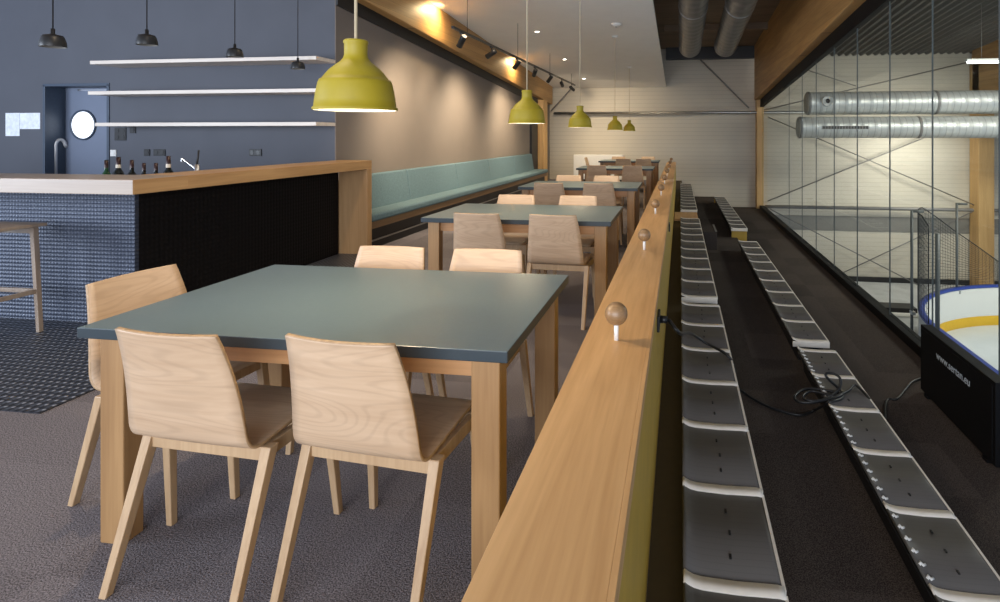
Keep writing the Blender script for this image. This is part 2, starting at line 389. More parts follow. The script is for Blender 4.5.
def tag(o, label=None, cat=None, group=None, kind=None):
    if label: o['label'] = label
    if cat: o['category'] = cat
    if group: o['group'] = group
    if kind: o['kind'] = kind
    return o
def thing(name, label, cat, loc=(0,0,0), rz=0.0, group=None):
    o = bpy.data.objects.new(name, None); COL.objects.link(o); o.empty_display_size = 0.1
    o.location = loc; o.rotation_euler = (0, 0, rz)
    return tag(o, label, cat, group)
def struct(mb, name, mats, **kw):
    return tag(mb.build(name, mats, **kw), kind='structure')
def dup(root, loc, rz, label, group=None):
    r = root.copy(); COL.objects.link(r); r.location = loc; r.rotation_euler = (0, 0, rz); r['label'] = label
    if group: r['group'] = group
    for ch in list(root.children):
        c = ch.copy(); COL.objects.link(c); c.parent = r
        for g in list(ch.children):
            d = g.copy(); COL.objects.link(d); d.parent = c
    return r

# ------------------------------------------------------------------ the setting
XL, XG, YF = -4.1, 2.4, 17.2           # left taupe wall, glazing, far wall
YB = 6.15                              # slate-blue wall behind the bar
Z1, Z2, ZI = -0.48, -0.78, -2.9        # stand treads, arena floor
SL = 0.072                             # roof slope
def ceil_z(y): return 2.88 + SL*(YF - y)
def roof_z(y): return 4.05 + SL*(YF - y)
def beam_lo(y): return 2.40 + SL*(16.2 - y)

struct(MB().box((-10,-3.5,-0.25),(-0.1,YF,0)), 'floor', M['carpet'])
struct(MB().box((-10,2.36,0.0),(-3.18,YB,0.006)), 'floor_studded', M['plate_floor'])
struct(MB().box((-0.1,-3.5,-0.9),(0.06,YF,0.0)), 'trim_platform_edge', M['brown'])
struct(MB().box((0.06,-3.5,-0.9),(1.04,YF,Z1)), 'floor_tread_upper', M['carpet_dark'])
struct(MB().box((1.04,-3.5,-1.0),(XG+0.08,YF,Z2)), 'floor_tread_lower', M['carpet_dark'])
struct(MB().box((XG+0.02,-3.5,ZI-0.2),(16,YF,ZI)), 'floor_arena', M['concrete'])
struct(MB().box((-10,YF,ZI-0.2),(16,YF+0.2,6.2)), 'wall_far', M['clad'])
struct(MB().box((XG+0.1,YF-0.02,-1.43),(16,YF,-1.0)), 'trim_wall_band', M['grey_band'])
struct(MB().box((XG+0.1,YF-0.06,ZI),(16,YF,ZI+0.14)), 'baseboard_arena', M['black'])
struct(MB().box((XL-0.15,YB+0.002,0),(XL,YF,4.6)), 'wall_left', M['taupe'])
DX0, DX1, DZ, DR = at_y(45,84,YB).x, at_y(108.5,84,YB).x, at_y(75,85,YB).z, 0.245
struct(MB().box((-10,YB,0),(DX0,YB+0.3,5.2)).box((DX1,YB,0),(XL-0.01,YB+0.3,5.2)).box((DX0,YB,DZ),(DX1,YB+0.3,5.2)).box((DX0,YB+DR+0.04,0),(DX1,YB+0.3,DZ)), 'wall_bar', M['blue_wall'])
# black reveal along the top and at the far end of the taupe wall
b = MB()
b.hexa([(XL,YB,beam_lo(YB)-0.16),(XL+0.03,YB,beam_lo(YB)-0.16),(XL+0.03,15.3,beam_lo(15.3)-0.16),(XL,15.3,beam_lo(15.3)-0.16)],
       [(XL,YB,beam_lo(YB)+0.2),(XL+0.03,YB,beam_lo(YB)+0.2),(XL+0.03,15.3,beam_lo(15.3)+0.2),(XL,15.3,beam_lo(15.3)+0.2)])
b.box((XL,14.85,0),(XL+0.06,15.5,2.6))
struct(b, 'trim_reveal', M['black'])
# glulam beams following the roof slope, and their posts
def beam(name, x0, x1, y0, y1, top, up=0.0):
    b = MB()
    b.hexa([(x0,y0,beam_lo(y0)+up),(x1,y0,beam_lo(y0)+up),(x1,y1,beam_lo(y1)+up),(x0,y1,beam_lo(y1)+up)],
           [(x0,y0,top(y0)),(x1,y0,top(y0)),(x1,y1,top(y1)),(x0,y1,top(y1))])
    return struct(b, name, M['glulam_y'], bevel=0.01)
beam('beam_left', XL+0.0, -3.93, 3.0, 16.9, lambda y: beam_lo(y)+0.95)
beam('beam_right', 2.2, XG, -3.0, 17.0, lambda y: roof_z(y), 0.09)
beam('beam_arena', 8.2, 8.6, 6.0, 17.0, lambda y: roof_z(y))
struct(MB().box((XL,15.6,0),(-3.9,16.1,2.42)), 'column_left', M['glulam_z'], bevel=0.01)
struct(MB().box((2.25,16.85,Z2),(2.45,17.15,2.6)), 'column_right', M['glulam_z'], bevel=0.01)
struct(MB().box((8.2,16.65,ZI),(8.6,17.15,3.4)), 'column_arena', M['glulam_z'], bevel=0.01)
# white suspended ceiling over the dining side
b = MB()
def slab(x0, x1, y0, y1, f, t):
    return ([(x0,y0,f(y0)),(x1,y0,f(y0)),(x1,y1,f(y1)),(x0,y1,f(y1))],
            [(x0,y0,f(y0)+t),(x1,y0,f(y0)+t),(x1,y1,f(y1)+t),(x0,y1,f(y1)+t)])
b.hexa(*slab(-3.93, -0.42, 2.0, YF, ceil_z, 0.06))
struct(b, 'ceiling', M['ceiling'])
b = MB(); b.hexa(*slab(-10, 2.45, -3.5, YF, roof_z, 0.15)); struct(b, 'ceiling_roof_boards', M['roof'])
# joists across the roof boards
for yj in (8.3, 11.4, 14.5):
    b = MB(); b.hexa(*slab(-0.4, 2.2, yj-0.07, yj+0.07, lambda y: roof_z(y)-0.16, 0.16)); struct(b, 'beam_joist', M['roof'])
struct(MB().box((-0.42,17.0,3.70),(2.2,17.19,4.12)), 'trim_wall_top', M['black_metal'])
# corrugated arena roof
rows = []
for k in range(0, 272):
    x = 2.45 + k*0.05
    dz = 0.0 if (k % 4) in (0, 1) else 0.06
    rows.append([(x, -1.0, roof_z(-1.0)-0.32+dz), (x, YF, roof_z(YF)-0.32+dz)])
struct(MB().grid(rows, smooth=False), 'ceiling_arena', M['hall_roof'])
# glazing towards the arena
pane_y = [-2.6, -1.3, 0.1, 1.4, 2.7, 3.9, 5.1]
joints = [at_x(p, 100, XG).y for p in (999, 932, 889.5, 857, 834, 816, 802, 789)]
ys = [-3.0, -1.3, 0.2, 1.6, 2.9] + joints + [16.85]
b = MB()
for y0, y1 in zip(ys, ys[1:]):
    b.hexa([(XG,y0+.004,Z2+.1),(XG+.012,y0+.004,Z2+.1),(XG+.012,y1-.004,Z2+.1),(XG,y1-.004,Z2+.1)],
           [(XG,y0+.004,beam_lo(y0)),(XG+.012,y0+.004,beam_lo(y0)),(XG+.012,y1-.004,beam_lo(y1)),(XG,y1-.004,beam_lo(y1))])
win = struct(b, 'window_1', M['glass'])
b = MB()
b.box((XG-0.07,-3.0,Z2),(XG+0.06,16.85,Z2+0.1))
b.hexa([(XG-.05,-3.0,beam_lo(-3)-.13),(XG+.05,-3.0,beam_lo(-3)-.13),(XG+.05,16.85,beam_lo(16.85)-.13),(XG-.05,16.85,beam_lo(16.85)-.13)],
       [(XG-.05,-3.0,beam_lo(-3)+.09),(XG+.05,-3.0,beam_lo(-3)+.09),(XG+.05,16.85,beam_lo(16.85)+.09),(XG-.05,16.85,beam_lo(16.85)+.09)])
b.build('window_frame', M['frame'], win, bevel=0.006)
for y in joints+[2.9, 1.6, 0.2]:
    MB().box((XG-.001,y-.0035,Z2+.1),(XG+.013,y+.0035,beam_lo(y)-.1)).build('glazing_joint', M['post'], win)

# tie tube and bracing on the far wall
struct(MB().tube([(-3.9,16.95,2.07),(8.0,16.95,2.07)], 0.045, 12), 'trim_tie_tube', M['steel'])
struct(MB().tube([(2.5,16.95,-0.72),(14.0,16.95,-0.72)], 0.05, 12), 'trim_wall_rail', M['rod'])
def rods(name, segs, r=0.016):
    b = MB()
    for p, q in segs: b.tube([p, q], r, 8)
    return struct(b, name, M['rod'])
yw = 16.9
rods('trim_brace_left', [(at_y(551,111,yw), at_y(571,89,yw))], 0.02)
rods('trim_brace_right', [(at_y(700,59,yw), at_y(749,108,yw))], 0.02)
rods('trim_brace_upper', [(at_y(768,117,yw), at_y(974,205,yw)), (at_y(768,201,yw), at_y(966,121,yw))])
rods('trim_brace_lower', [(at_y(770,209,yw), at_y(940,296,yw)), (at_y(830,279,yw), at_y(972,212,yw))])
rods('trim_brace_top', [(at_y(764,110,yw), at_y(969,62,yw)), (at_y(795,66,yw), at_y(856,86,yw))])

# ------------------------------------------------------------------ parapet with turned ball knobs
PX0, PX1, PZ = -0.325, -0.097, 0.70
def parapet(y0, y1, label):
    t = thing('parapet', label, 'parapet', ((PX0+PX1)/2, y0, 0), 0, 'wood topped parapet wall')
    hw = (PX1-PX0)/2
    MB().box((-hw,0,PZ-0.045),(hw-0.012,y1-y0,PZ)).build('cap_rail', M['oak_y'], t, bevel=0.001)
    MB().box((hw-0.012,0,PZ-0.045),(hw,y1-y0,PZ)).build('edge_lipping', M['oak_y'], t, bevel=0.001)
    MB().box((-hw+0.01,0.0,0.0),(hw-0.004,y1-y0,PZ-0.045)).build('olive_panel', M['olive'], t)
    return t
parapet(-1.2, 8.45, 'long wood topped olive parapet running from the viewer beside the tables')
parapet(8.8, 14.5, 'short far stretch of wood topped parapet past the step')
for k, y in enumerate([1.88, 3.38, 4.93, 6.45, 7.97, 9.5, 11.0, 12.5, 14.1]):
    which = ['nearest the viewer', 'second from the viewer', 'third from the viewer', 'fourth from the viewer', 'last before the rail gap',
             'first after the rail gap', 'second after the rail gap', 'third after the rail gap', 'at the far end'][k]
    lab = 'turned wooden ball knob on a white pin on the parapet, ' + which
    if k == 0:
        knob0 = thing('ball_knob', lab, 'knob', (-0.215, y, PZ), 0, 'ball knobs along the parapet')
        MB().tube([(0,0,0),(0,0,0.07)], 0.008, 12).build('pin', M['white'], knob0)
        MB().sphere((0,0,0.09), 0.039, 28).build('ball', M['ball'], knob0)
    else:
        dup(knob0, (-0.215, y, PZ), 0.6*k, lab)
t = thing('floor_socket', 'black power socket on the olive side of the parapet', 'socket', (PX1-0.004, 2.52, 0.56))
MB().box((0,-0.06,-0.035),(0.012,0.06,0.035)).build('cover_plate', M['black_metal'], t, bevel=0.004)
MB().tube([(0.012,0.02,0),(0.045,0.02,-0.002)], 0.017, 12).build('plug', M['black_metal'], t)
t = thing('floor_socket', 'second black power socket further along the parapet side', 'socket', (PX1-0.004, 5.1, 0.56))
MB().box((0,-0.06,-0.035),(0.012,0.06,0.035)).build('cover_plate', M['black_metal'], t, bevel=0.004)

# ------------------------------------------------------------------ stand benches
def seat_rows(y0, y1, glints):
    prof = [(0.0,0.030),(0.012,0.020),(0.03,0.010),(0.055,0.003),(0.09,0.0),(0.16,-0.002),(0.23,0.0),(0.275,0.001),(0.295,-0.004)]
    return prof
SEAT_PROF = [(0.0,0.021),(0.010,0.014),(0.028,0.006),(0.055,0.0015),(0.09,0.0),(0.16,-0.002),(0.23,0.0),(0.275,0.001),(0.295,-0.003)]
def bench(x, y0, n, pitch, ztop, zfloor, label, glints=False, first=True):
    t = thing('tribune_bench', label, 'bench', (x, y0, zfloor), 0, 'tribune benches beside the parapet')
    h = ztop-zfloor
    L = n*pitch + 0.03
    MB().box((0.045,0.012,0),(0.25,L-0.012,h-0.03)).build('base', M['black'], t, bevel=0.004)
    if x > 0.5 and y0 > 9:
      for ya in (0.0, L-0.012): MB().box((0.01,ya,max(0,h-0.25)),(0.285,ya+0.012,h-0.032)).build('end_panel', M['olive'], t, bevel=0.002)
    b = MB().box((0.004,-0.006,h-0.032),(0.292,L+0.006,h-0.014)); b.build('support_board', M['black'], t, bevel=0.003)
    MB().box((0.0,-0.018,h-0.04),(0.294,-0.004,h+0.004)).build('end_cap', M['strip'], t, bevel=0.003)
    for k in range(n+1):
        y = k*pitch
        b = MB(); b.grid([[(px, y+yy, h+pz+0.005) for px, pz in SEAT_PROF] for yy in (-0.01, 0.038)])
        b.build('joint_strip', M['strip'], t, solid=0.008)
    for k in range(n):
        ya, yb = k*pitch+0.028, (k+1)*pitch+0.002
        b = MB(); b.grid([[(px, yy, h+pz) for px, pz in SEAT_PROF] for yy in (ya, yb)])
        sym = (0.25, 0.5, 0.75)
        for f in sym:
            yy = ya+(yb-ya)*f
            b.box((0.150+0.004*math.sin(9*f+k),yy-0.006,h+0.0045),(0.152+0.004*math.sin(9*f+k),yy+0.006,h+0.0052), 2)
        b.box((0.2925,ya,h-0.012),(0.2965,yb,h+0.0025), 1)
        if glints:  # thin white zigzags painted as light glints along the rear lip
            for f in range(6):
                yy = ya+(yb-ya)*(f+0.6)/6.4
                b.tube([(0.010,yy,h+0.022),(0.017,yy+0.016,h+0.0185),(0.024,yy+0.004,h+0.0155),(0.034,yy+0.014,h+0.0125)], 0.0013, 6, 3)
        b.build('seat', [M['seat_grey'], M['strip'], M['slot'], M['white']], t, solid=0.010)
    return t
PT = 0.46
bench(0.012, 4.43-9*PT, 9, PT, 0.05, Z1, 'nearest grey seat bench in the row against the parapet')
bench(0.012, 4.66, 9, 0.483, 0.05, Z1, 'middle grey seat bench in the row against the parapet')
bench(0.012, 10.05, 11, 0.495, 0.05, Z1, 'farthest grey seat bench in the row against the parapet')
bench(0.93, 4.58-9*0.475, 9, 0.475, -0.32, Z2+0.0, 'nearest grey seat bench in the row by the glazing, under the coiled cable', True)
bench(0.93, 4.80, 9, 0.482, -0.32, Z2, 'middle grey seat bench in the row by the glazing')
bench(0.93, 10.4, 11, 0.475, -0.32, Z2, 'farthest grey seat bench in the row by the glazing')
t = thing('aisle_step', 'brown wooden step in the gap of the upper bench row', 'step', (0.0, 9.12, 0))
MB().box((-0.09,0.0,0.0),(0.30,0.85,0.03)).build('tread_board', M['oak_y'], t, bevel=0.004)
MB().box((0.06,0.02,Z1),(0.28,0.83,0.0)).build('riser', M['black'], t)
t = thing('aisle_step', 'low black step block between the two bench rows', 'step', (0.32, 9.2, Z1))
MB().box((0,0,0),(0.28,0.75,0.30)).build('block', M['carpet_dark'], t, bevel=0.004)
MB().box((0.25,0,0.30),(0.28,0.75,0.306)).build('nosing', M['rod'], t)

# ------------------------------------------------------------------ cable and scoreboard
def catmull(pts, n=8):
    P = [Vector(p) for p in pts]; P = [P[0]*2-P[1]] + P + [P[-1]*2-P[-2]]; out = []
    for i in range(1, len(P)-2):
        for k in range(n):
            s = k/n
            out.append(0.5*((2*P[i]) + (P[i+1]-P[i-1])*s + (2*P[i-1]-5*P[i]+4*P[i+1]-P[i+2])*s*s + (3*P[i]-P[i-1]-3*P[i+1]+P[i+2])*s**3))
    out.append(P[-2]); return out
zc1, zc2 = Z1+0.012, -0.305
cab = [(-0.05,2.54,0.558),(0.0,2.54,0.50)]
cab += [at_z(690,333,0.22), at_z(706,343,0.10), at_z(730,358,0.066)]
cab += [Vector((0.35,3.55,-0.16)), at_z(742,391,zc1+0.02)]
cab += [at_z(757,401,zc1), at_z(775,409,zc1), at_z(800,415,zc1), at_z(815,410,zc1+0.01)]
cab += [at_z(p[0], p[1], zc2+p[2]) for p in ((828,403,0.01),(842,398,0.0),(840,390,0.0),(826,376,0.09),(831,373,0.10),(840,378,0.08),(838,390,0.02),
        (820,401,0.01),(800,402,0.0),(795,396,0.0),(806,389,0.0),(824,390,0.005),(842,394,0.01),(830,399,0.015),(812,401,0.015),(803,397,0.015),(812,391,0.015),(834,396,0.015),(848,391,0.01),(857,386,0.01))]
cab += [Vector((1.24,3.75,-0.36)), Vector((1.30,3.75,-0.65))]
cab += [at_z(p[0], p[1], Z2+0.012) for p in ((886,403),(897,399),(905,390),(912,382),(922,378))]
o = MB().tube(catmull(cab, 6), 0.009, 8).build('power_cable', M['black_metal'])
tag(o, 'black power cable from the parapet coiled over the bench to the scoreboard', 'cable')
t = thing('scoreboard', 'black boxed scoreboard lying against the glazing with web address', 'scoreboard', (2.03, 3.92, Z2))
MB().box((0,0,0.02),(0.09,1.13,0.57)).build('housing', M['frame'], t, bevel=0.004)
MB().box((-0.006,0.03,0.05),(0.002,1.10,0.545)).build('display_face', M['frame'], t, bevel=0.002)
for y in (0.08, 0.98): MB().box((-0.01,y,0.0),(0.12,y+0.06,0.022)).build('foot', M['frame'], t)
fc = bpy.data.curves.new('web_address', 'FONT'); fc.body = 'www.sertan.eu'; fc.size = 0.085; fc.extrude = 0.0008; fc.align_x = 'CENTER'
fc.materials.append(M['text'])
ft = bpy.data.objects.new('lettering_curve', fc); COL.objects.link(ft)
me = bpy.data.meshes.new_from_object(ft.evaluated_get(bpy.context.evaluated_depsgraph_get()))
bpy.data.objects.remove(ft); fo = bpy.data.objects.new('web_address', me); COL.objects.link(fo); fo.parent = t
fo.matrix_local = Matrix(((0,0,-1,-0.0085),(-1,0,0,0.56),(0,1,0,0.405),(0,0,0,1)))

# ------------------------------------------------------------------ dining tables
def make_table(loc, label):
    t = thing('dining_table', label, 'table', loc, 0, 'blue grey dining tables')
    W, D = 1.5, 0.92
    b = MB(); b.box((-W/2,-D/2,0.716),(W/2,D/2,0.752))
    o = b.build('table_top', [M['top'], M['top_edge']], t, bevel=0.003)
    for p in o.data.polygons:
        if abs(p.normal.z) < 0.5: p.material_index = 1
    for sx in (-1, 1):
        for sy in (-1, 1):
            x, y = sx*(W/2-0.085), sy*(D/2-0.08)
            MB().box((x-0.046,y-0.037,0),(x+0.046,y+0.037,0.716)).build('leg', M['table_leg'], t, bevel=0.004)
    for sy in (-1, 1):
        y = sy*(D/2-0.085); MB().box((-W/2+0.115,y-0.011,0.64),(W/2-0.115,y+0.011,0.716)).build('apron', M['apron'], t)
    for sx in (-1, 1):
        x = sx*(W/2-0.085); MB().box((x-0.011,-D/2+0.115,0.64),(x+0.011,D/2-0.115,0.716)).build('apron', M['apron'], t)
    return t
TX = -1.26
TY = [2.06, 4.56, 7.18, 11.1, 14.1]
tnames = ['nearest the viewer', 'second from the viewer', 'third from the viewer', 'fourth from the viewer', 'nearest the ribbed far wall']
tab0 = make_table((TX, TY[0], 0), 'blue grey topped wooden dining table '+tnames[0])
for y, nme in list(zip(TY, tnames))[1:]:
    dup(tab0, (TX, y, 0), 0, 'blue grey topped wooden dining table '+nme)

# ------------------------------------------------------------------ chairs
def spline1(pts, t):
    n = len(pts)-1; x = min(max(t*n, 0), n-1e-6); i = int(x); s = x-i
    P = lambda k: Vector(pts[min(max(k,0),n)])
    a, b_, c, d = P(i-1), P(i), P(i+1), P(i+2)
    return 0.5*((2*b_)+(c-a)*s+(2*a-5*b_+4*c-d)*s*s+(3*b_-a-3*c+d)*s**3)
def make_chair(label):
    t = thing('dining_chair', label, 'chair', (0,0,0), 0, 'bent beech dining chairs')
    # (y, z, half width, bow) from front edge of the seat, round the bend, to the top of the back
    prof = [(0.205,0.435,0.190,0.0),(0.185,0.448,0.197,0.0),(0.10,0.450,0.203,0.004),(0.0,0.445,0.208,0.006),(-0.09,0.440,0.211,0.006),
            (-0.145,0.440,0.214,0.006),(-0.178,0.452,0.214,0.006),(-0.199,0.480,0.213,0.008),(-0.212,0.53,0.210,0.012),
            (-0.228,0.61,0.203,0.016),(-0.250,0.70,0.193,0.020),(-0.277,0.787,0.181,0.022),(-0.289,0.82,0.176,0.022)]
    rows = []
    NR, NC = 44, 12
    for i in range(NR+1):
        q = spline1([Vector((a,b_,c,d)) for a,b_,c,d in prof], i/NR)
        q2 = spline1([Vector((a,b_,c,d)) for a,b_,c,d in prof], min(1,(i+1)/NR)); q1 = spline1([Vector((a,b_,c,d)) for a,b_,c,d in prof], max(0,(i-1)/NR))
        ty, tz = q2[0]-q1[0], q2[1]-q1[1]; l = math.hypot(ty,tz); ny, nz = -tz/l, ty/l     # normal
        if nz < 0 and ny < 0: ny, nz = -ny, -nz
        row = []
        bl = min(1, max(0, (i/NR-0.30)/0.45)); bl = bl*bl*(3-2*bl)
        for k in range(NC+1):
            u = -1+2*k/NC; d = q[3]*(u*u)
            # edges of seat lift, edges of back come forward
            row.append((u*q[2], q[0]+d*bl, q[1]+d*0.6*(1-bl)))
        rows.append(row)
    MB().grid(rows).build('seat_shell', [M['beech'], M['ply_edge']], t, solid=0.012, rim=1)
    zr = 0.43
    for sx in (-1, 1):
        MB().leg((sx*0.224,-0.262,0),(sx*0.222,-0.118,zr),0.026,0.026,0.034,0.036).build('leg', M['beech_leg'], t, bevel=0.003)
        MB().leg((sx*0.224,0.205,0),(sx*0.205,0.165,zr),0.024,0.024,0.034,0.036).build('leg', M['beech_leg'], t, bevel=0.003)
    for y in (-0.122, 0.165):
        MB().box((-0.207,y-0.012,zr-0.045),(0.207,y+0.012,zr-0.002)).build('rail', M['beech_leg'], t, bevel=0.002)
    for sx in (-1, 1):
        x = sx*0.204; MB().box((x-0.011,-0.11,zr-0.045),(x+0.011,0.15,zr-0.002)).build('rail', M['beech_leg'], t, bevel=0.002)
    return t
chair0 = make_chair('x')
first = [True]
def put_chair(x, y, deg, label):
    if first[0]:
        chair0.location = (x, y, 0); chair0.rotation_euler.z = math.radians(deg); chair0['label'] = label; first[0] = False; return chair0
    return dup(chair0, (x, y, 0), math.radians(deg), label)
C = 'beech chair, '
put_chair(-1.488, 1.705, -3, C+'left one of the two backs closest to the viewer')
put_chair(-0.935, 1.72, -5, C+'right one of the two backs closest to the viewer')
put_chair(-1.995, 2.0, -95, 'honey lit beech chair at the left end of the nearest table')
def back_at(px, py, z=0.825): return at_z(px, py, z)
far_ch = {0: [(-1.476, 'left'), (-0.96, 'right')], 1: [(-1.563, 'left'), (-0.955, 'right')], 2: [(-1.578, 'left'), (-1.03, 'right')]}
for k, lst in far_ch.items():
    for x, side in lst:
        put_chair(x, TY[k]+0.365, 180, C+side+' one facing the viewer, at the table '+tnames[k])
near_ch = {1: [(-1.48, 'left'), (-0.90, 'right')], 2: [(-1.575, 'left'), (-0.965, 'right')], 3: [(-1.58, 'left'), (-0.893, 'right')], 4: [(-1.37, 'left'), (-0.88, 'right')]}
for k, lst in near_ch.items():
    for x, side in lst:
        put_chair(x, TY[k]-0.36, 0 if k > 1 else -3, C+side+' one, back to the viewer, at the table '+tnames[k])
for x, side in ((-1.62,'left'),(-0.83,'right')):
    put_chair(x, TY[4]+0.38, 180, C+side+' one against the ribbed far wall')
put_chair(-2.14, TY[4], -90, C+'at the left end of the farthest table')

# ------------------------------------------------------------------ mustard pendants over the tables
LR = 0.155
def make_pendant(loc, label):
    t = thing('pendant_lamp', label, 'lamp', loc, 0, 'mustard pendants over the tables')
    k = LR*1.1
    prof = [(0.985,-0.02),(1.0,0.0),(1.0,0.035),(0.965,0.06),(0.945,0.22),(0.915,0.40),(0.87,0.60),(0.835,0.675),(0.80,0.682),(0.73,0.77),(0.62,0.90),(0.47,1.02),(0.36,1.10),(0.295,1.18),(0.275,1.26),(0.275,1.50),(0.295,1.53),(0.295,1.57),(0.26,1.60),(0.05,1.60),(0.0,1.60)]
    MB().lathe([(r*LR, z*k) for r, z in prof], n=48).build('lamp_shade', M['mustard'], t)
    inn = [(0.97,-0.02),(0.945,0.05),(0.92,0.22),(0.89,0.40),(0.83,0.58),(0.76,0.70),(0.58,0.88),(0.40,1.0),(0.25,1.1),(0.0,1.12)]
    MB().lathe([(r*LR, z*k) for r, z in inn], n=48).build('lining', M['lamp_in'], t)
    MB().sphere((0,0,0.085), 0.035, 20).build('bulb', M['bulb'], t)
    h = ceil_z(loc[1]) - loc[2]
    MB().tube([(0,0,1.6*k),(0,0,h)], 0.006 if loc[1] < 4 else 0.005, 8).build('cord', M['cord'], t)
    MB().lathe([(0.0,h-0.035),(0.055,h-0.03),(0.06,h),(0.0,h)], n=24).build('canopy', M['white'], t)
    return t
PY = [2.02, 4.48, 6.95, 10.8, 13.9]
pn = ['nearest', 'second', 'third', 'fourth', 'farthest']
for y, nme in zip(PY, pn):
    make_pendant((TX, y, 1.50), 'mustard yellow dome pendant, %s of the row over the tables' % nme)
    spot('pendant_light', (TX, y, 1.53), (TX, y, 0), 16, (1.0, 0.78, 0.50), 150, 0.5, 0.04)

# ------------------------------------------------------------------ bar
WZ = 1.10
t = thing('bar_counter', 'bar body with blue studded front and black side panel', 'bar', (-3.968, 3.555, 0))
MB().box((-4.9,0,0.0),(0,0.03,1.0)).build('front_panel', M['plate_wall'], t)
MB().box((-0.03,0.03,0.0),(0,2.45,1.0)).build('side_panel', M['perforated'], t)
MB().box((-4.9,0.03,0.86),(-0.03,0.6,0.88)).box((-0.65,0.6,0.86),(-0.03,2.45,0.88)).build('inner_worktop', M['white'], t)
t = thing('bar_worktop', 'thick oak bar top with upright end panel at the wall', 'worktop', (-3.62, 3.23, 0))
MB().box((-5.0,0,1.0),(-0.0,0.42,WZ)).build('front_slab', [M['oak_x'], M['oak_bar']], t, bevel=0.003).data.polygons.foreach_set('material_index', [0,0,0,1,0,0])
MB().box((-0.42,0.42,1.0),(0.0,2.9,WZ)).build('side_slab', M['oak_bar'], t, bevel=0.003)
MB().box((-0.40,2.80,0.0),(0.0,2.90,1.0)).build('end_panel', M['oak_z'], t, bevel=0.003)
t = thing('back_counter', 'low counter behind the bar under the shelves', 'counter', (-8.3, 5.55, 0))
MB().box((1.2,0.03,0),(4.1,0.58,0.84)).build('body', M['black'], t)
MB().box((1.2,0,0.84),(4.1,0.58,0.88)).build('counter_top', M['white'], t, bevel=0.003)
# bottles on the back counter
for k, (px, top, r, g, kind) in enumerate([(106.5,160,0.036,1,'clear green bottle'),(118.5,157,0.042,0,'dark bottle with pale foil neck'),(132,160,0.036,0,'slim dark bottle with red capsule'),
                                         (144,163,0.034,0,'short dark bottle'),(156,163,0.035,0,'short dark bottle with red capsule'),(168.5,156,0.040,0,'tall dark bottle with pale label')]):
    p = at_y(px, top, 3.9); h = p.z-0.88
    t = thing('bottle', kind+', '+['first','second','third','fourth','fifth','sixth'][k]+' from the left on the counter behind the bar', 'bottle', (p.x, 3.9, 0.88), 0, 'bottles behind the bar')
    m = M['bottle_green'] if g else M['bottle']
    MB().lathe([(0,0),(r,0.0),(r,h*0.55),(r*0.78,h*0.64),(r*0.40,h*0.72),(r*0.34,h*0.97),(r*0.36,h),(0,h)], n=20).build('glass_body', m, t)
    MB().lathe([(r*0.40,h*0.80),(r*0.37,h*0.995),(0,h+0.002)], n=16).build('capsule', M['foil'], t)
    if k in (1, 5): MB().lathe([(r*0.42,h*0.74),(r*0.40,h*0.82)], n=16).build('neck_label', M['label'], t)
p = at_y(197, 165, 4.55)
t = thing('bar_tap', 'bent chrome tap with black lever behind the bar', 'tap', (p.x, 4.55, 0.88))
MB().tube([(0,0,0),(0,0,0.25)], 0.022, 12).build('body', M['chrome'], t)
MB().tube(catmull([(0,0,0.20),(-0.06,0,0.24),(-0.12,0,0.28),(-0.15,0,0.30),(-0.16,0,0.27)],4), 0.009, 10).build('spout', M['chrome'], t)
MB().tube([(0,0,0.24),(0.02,0,0.38)], 0.008, 8).build('lever', M['black_metal'], t)
# shelves
for px, py, nm in ((90, 62.5, 'top'), (88, 93, 'middle'), (95, 124.5, 'lowest')):
    p = at_y(px, py, YB-0.36)
    o = MB().box((0,-0.36,-0.021),(XL-p.x,0,0.021)).build('wall_shelf', M['shelf'], loc=(p.x, YB, p.z), bevel=0.002)
    tag(o, 'long empty pale shelf on the slate blue wall, the %s of three' % nm, 'shelf', 'wall shelves above the bar')
# door with porthole
b = MB(); fw = 0.035
b.box((DX0-0.02,YB-0.012,0),(DX0+fw-0.02,YB+DR,DZ)); b.box((DX1-fw+0.02,YB-0.012,0),(DX1+0.02,YB+DR,DZ)); b.box((DX0-0.02,YB-0.012,DZ-0.015),(DX1+0.02,YB+DR,DZ+0.02))
dr = struct(b, 'door_1', M['door_frame'], bevel=0.003)
YD_ = YB+DR
MB().box((DX0+0.016,YD_-0.01,0),(DX1-0.016,YD_+0.035,DZ-0.016)).build('door_leaf', M['door'], dr)
pc = at_y(84.5,125,YD_)
b = MB(); b.tube([(pc.x,YD_-0.016,pc.z),(pc.x,YD_-0.010,pc.z)], 0.185, 40); b.build('porthole_glass', M['porthole'], dr)
ring = [(pc.x+0.192*math.cos(a*2*PI/40), YD_-0.018, pc.z+0.192*math.sin(a*2*PI/40)) for a in range(40)]
MB().tube(ring, 0.014, 8, closed=True).build('porthole_ring', M['door_frame'], dr)
h0, h1 = at_y(55.5,145,YB+0.12), at_y(67,145,YD_-0.01)
zz = h0.z
arc = [Vector((h0.x,YB+0.12,zz)).lerp(Vector((h1.x,YD_-0.03,zz)), (1-math.cos(a*PI/8))/2)+Vector((0,0,0.07*math.sin(a*PI/8))) for a in range(9)]
MB().tube([(h0.x,YB+0.12,0.7)]+arc+[(h1.x,YD_-0.012,zz-0.03)], 0.022, 12).build('door_handle', M['steel_bright'], dr)
MB().box((DX0+0.24,YD_-0.04,DZ-0.06),(DX1-0.04,YD_-0.01,DZ-0.035)).build('door_closer_rail', M['chrome'], dr)
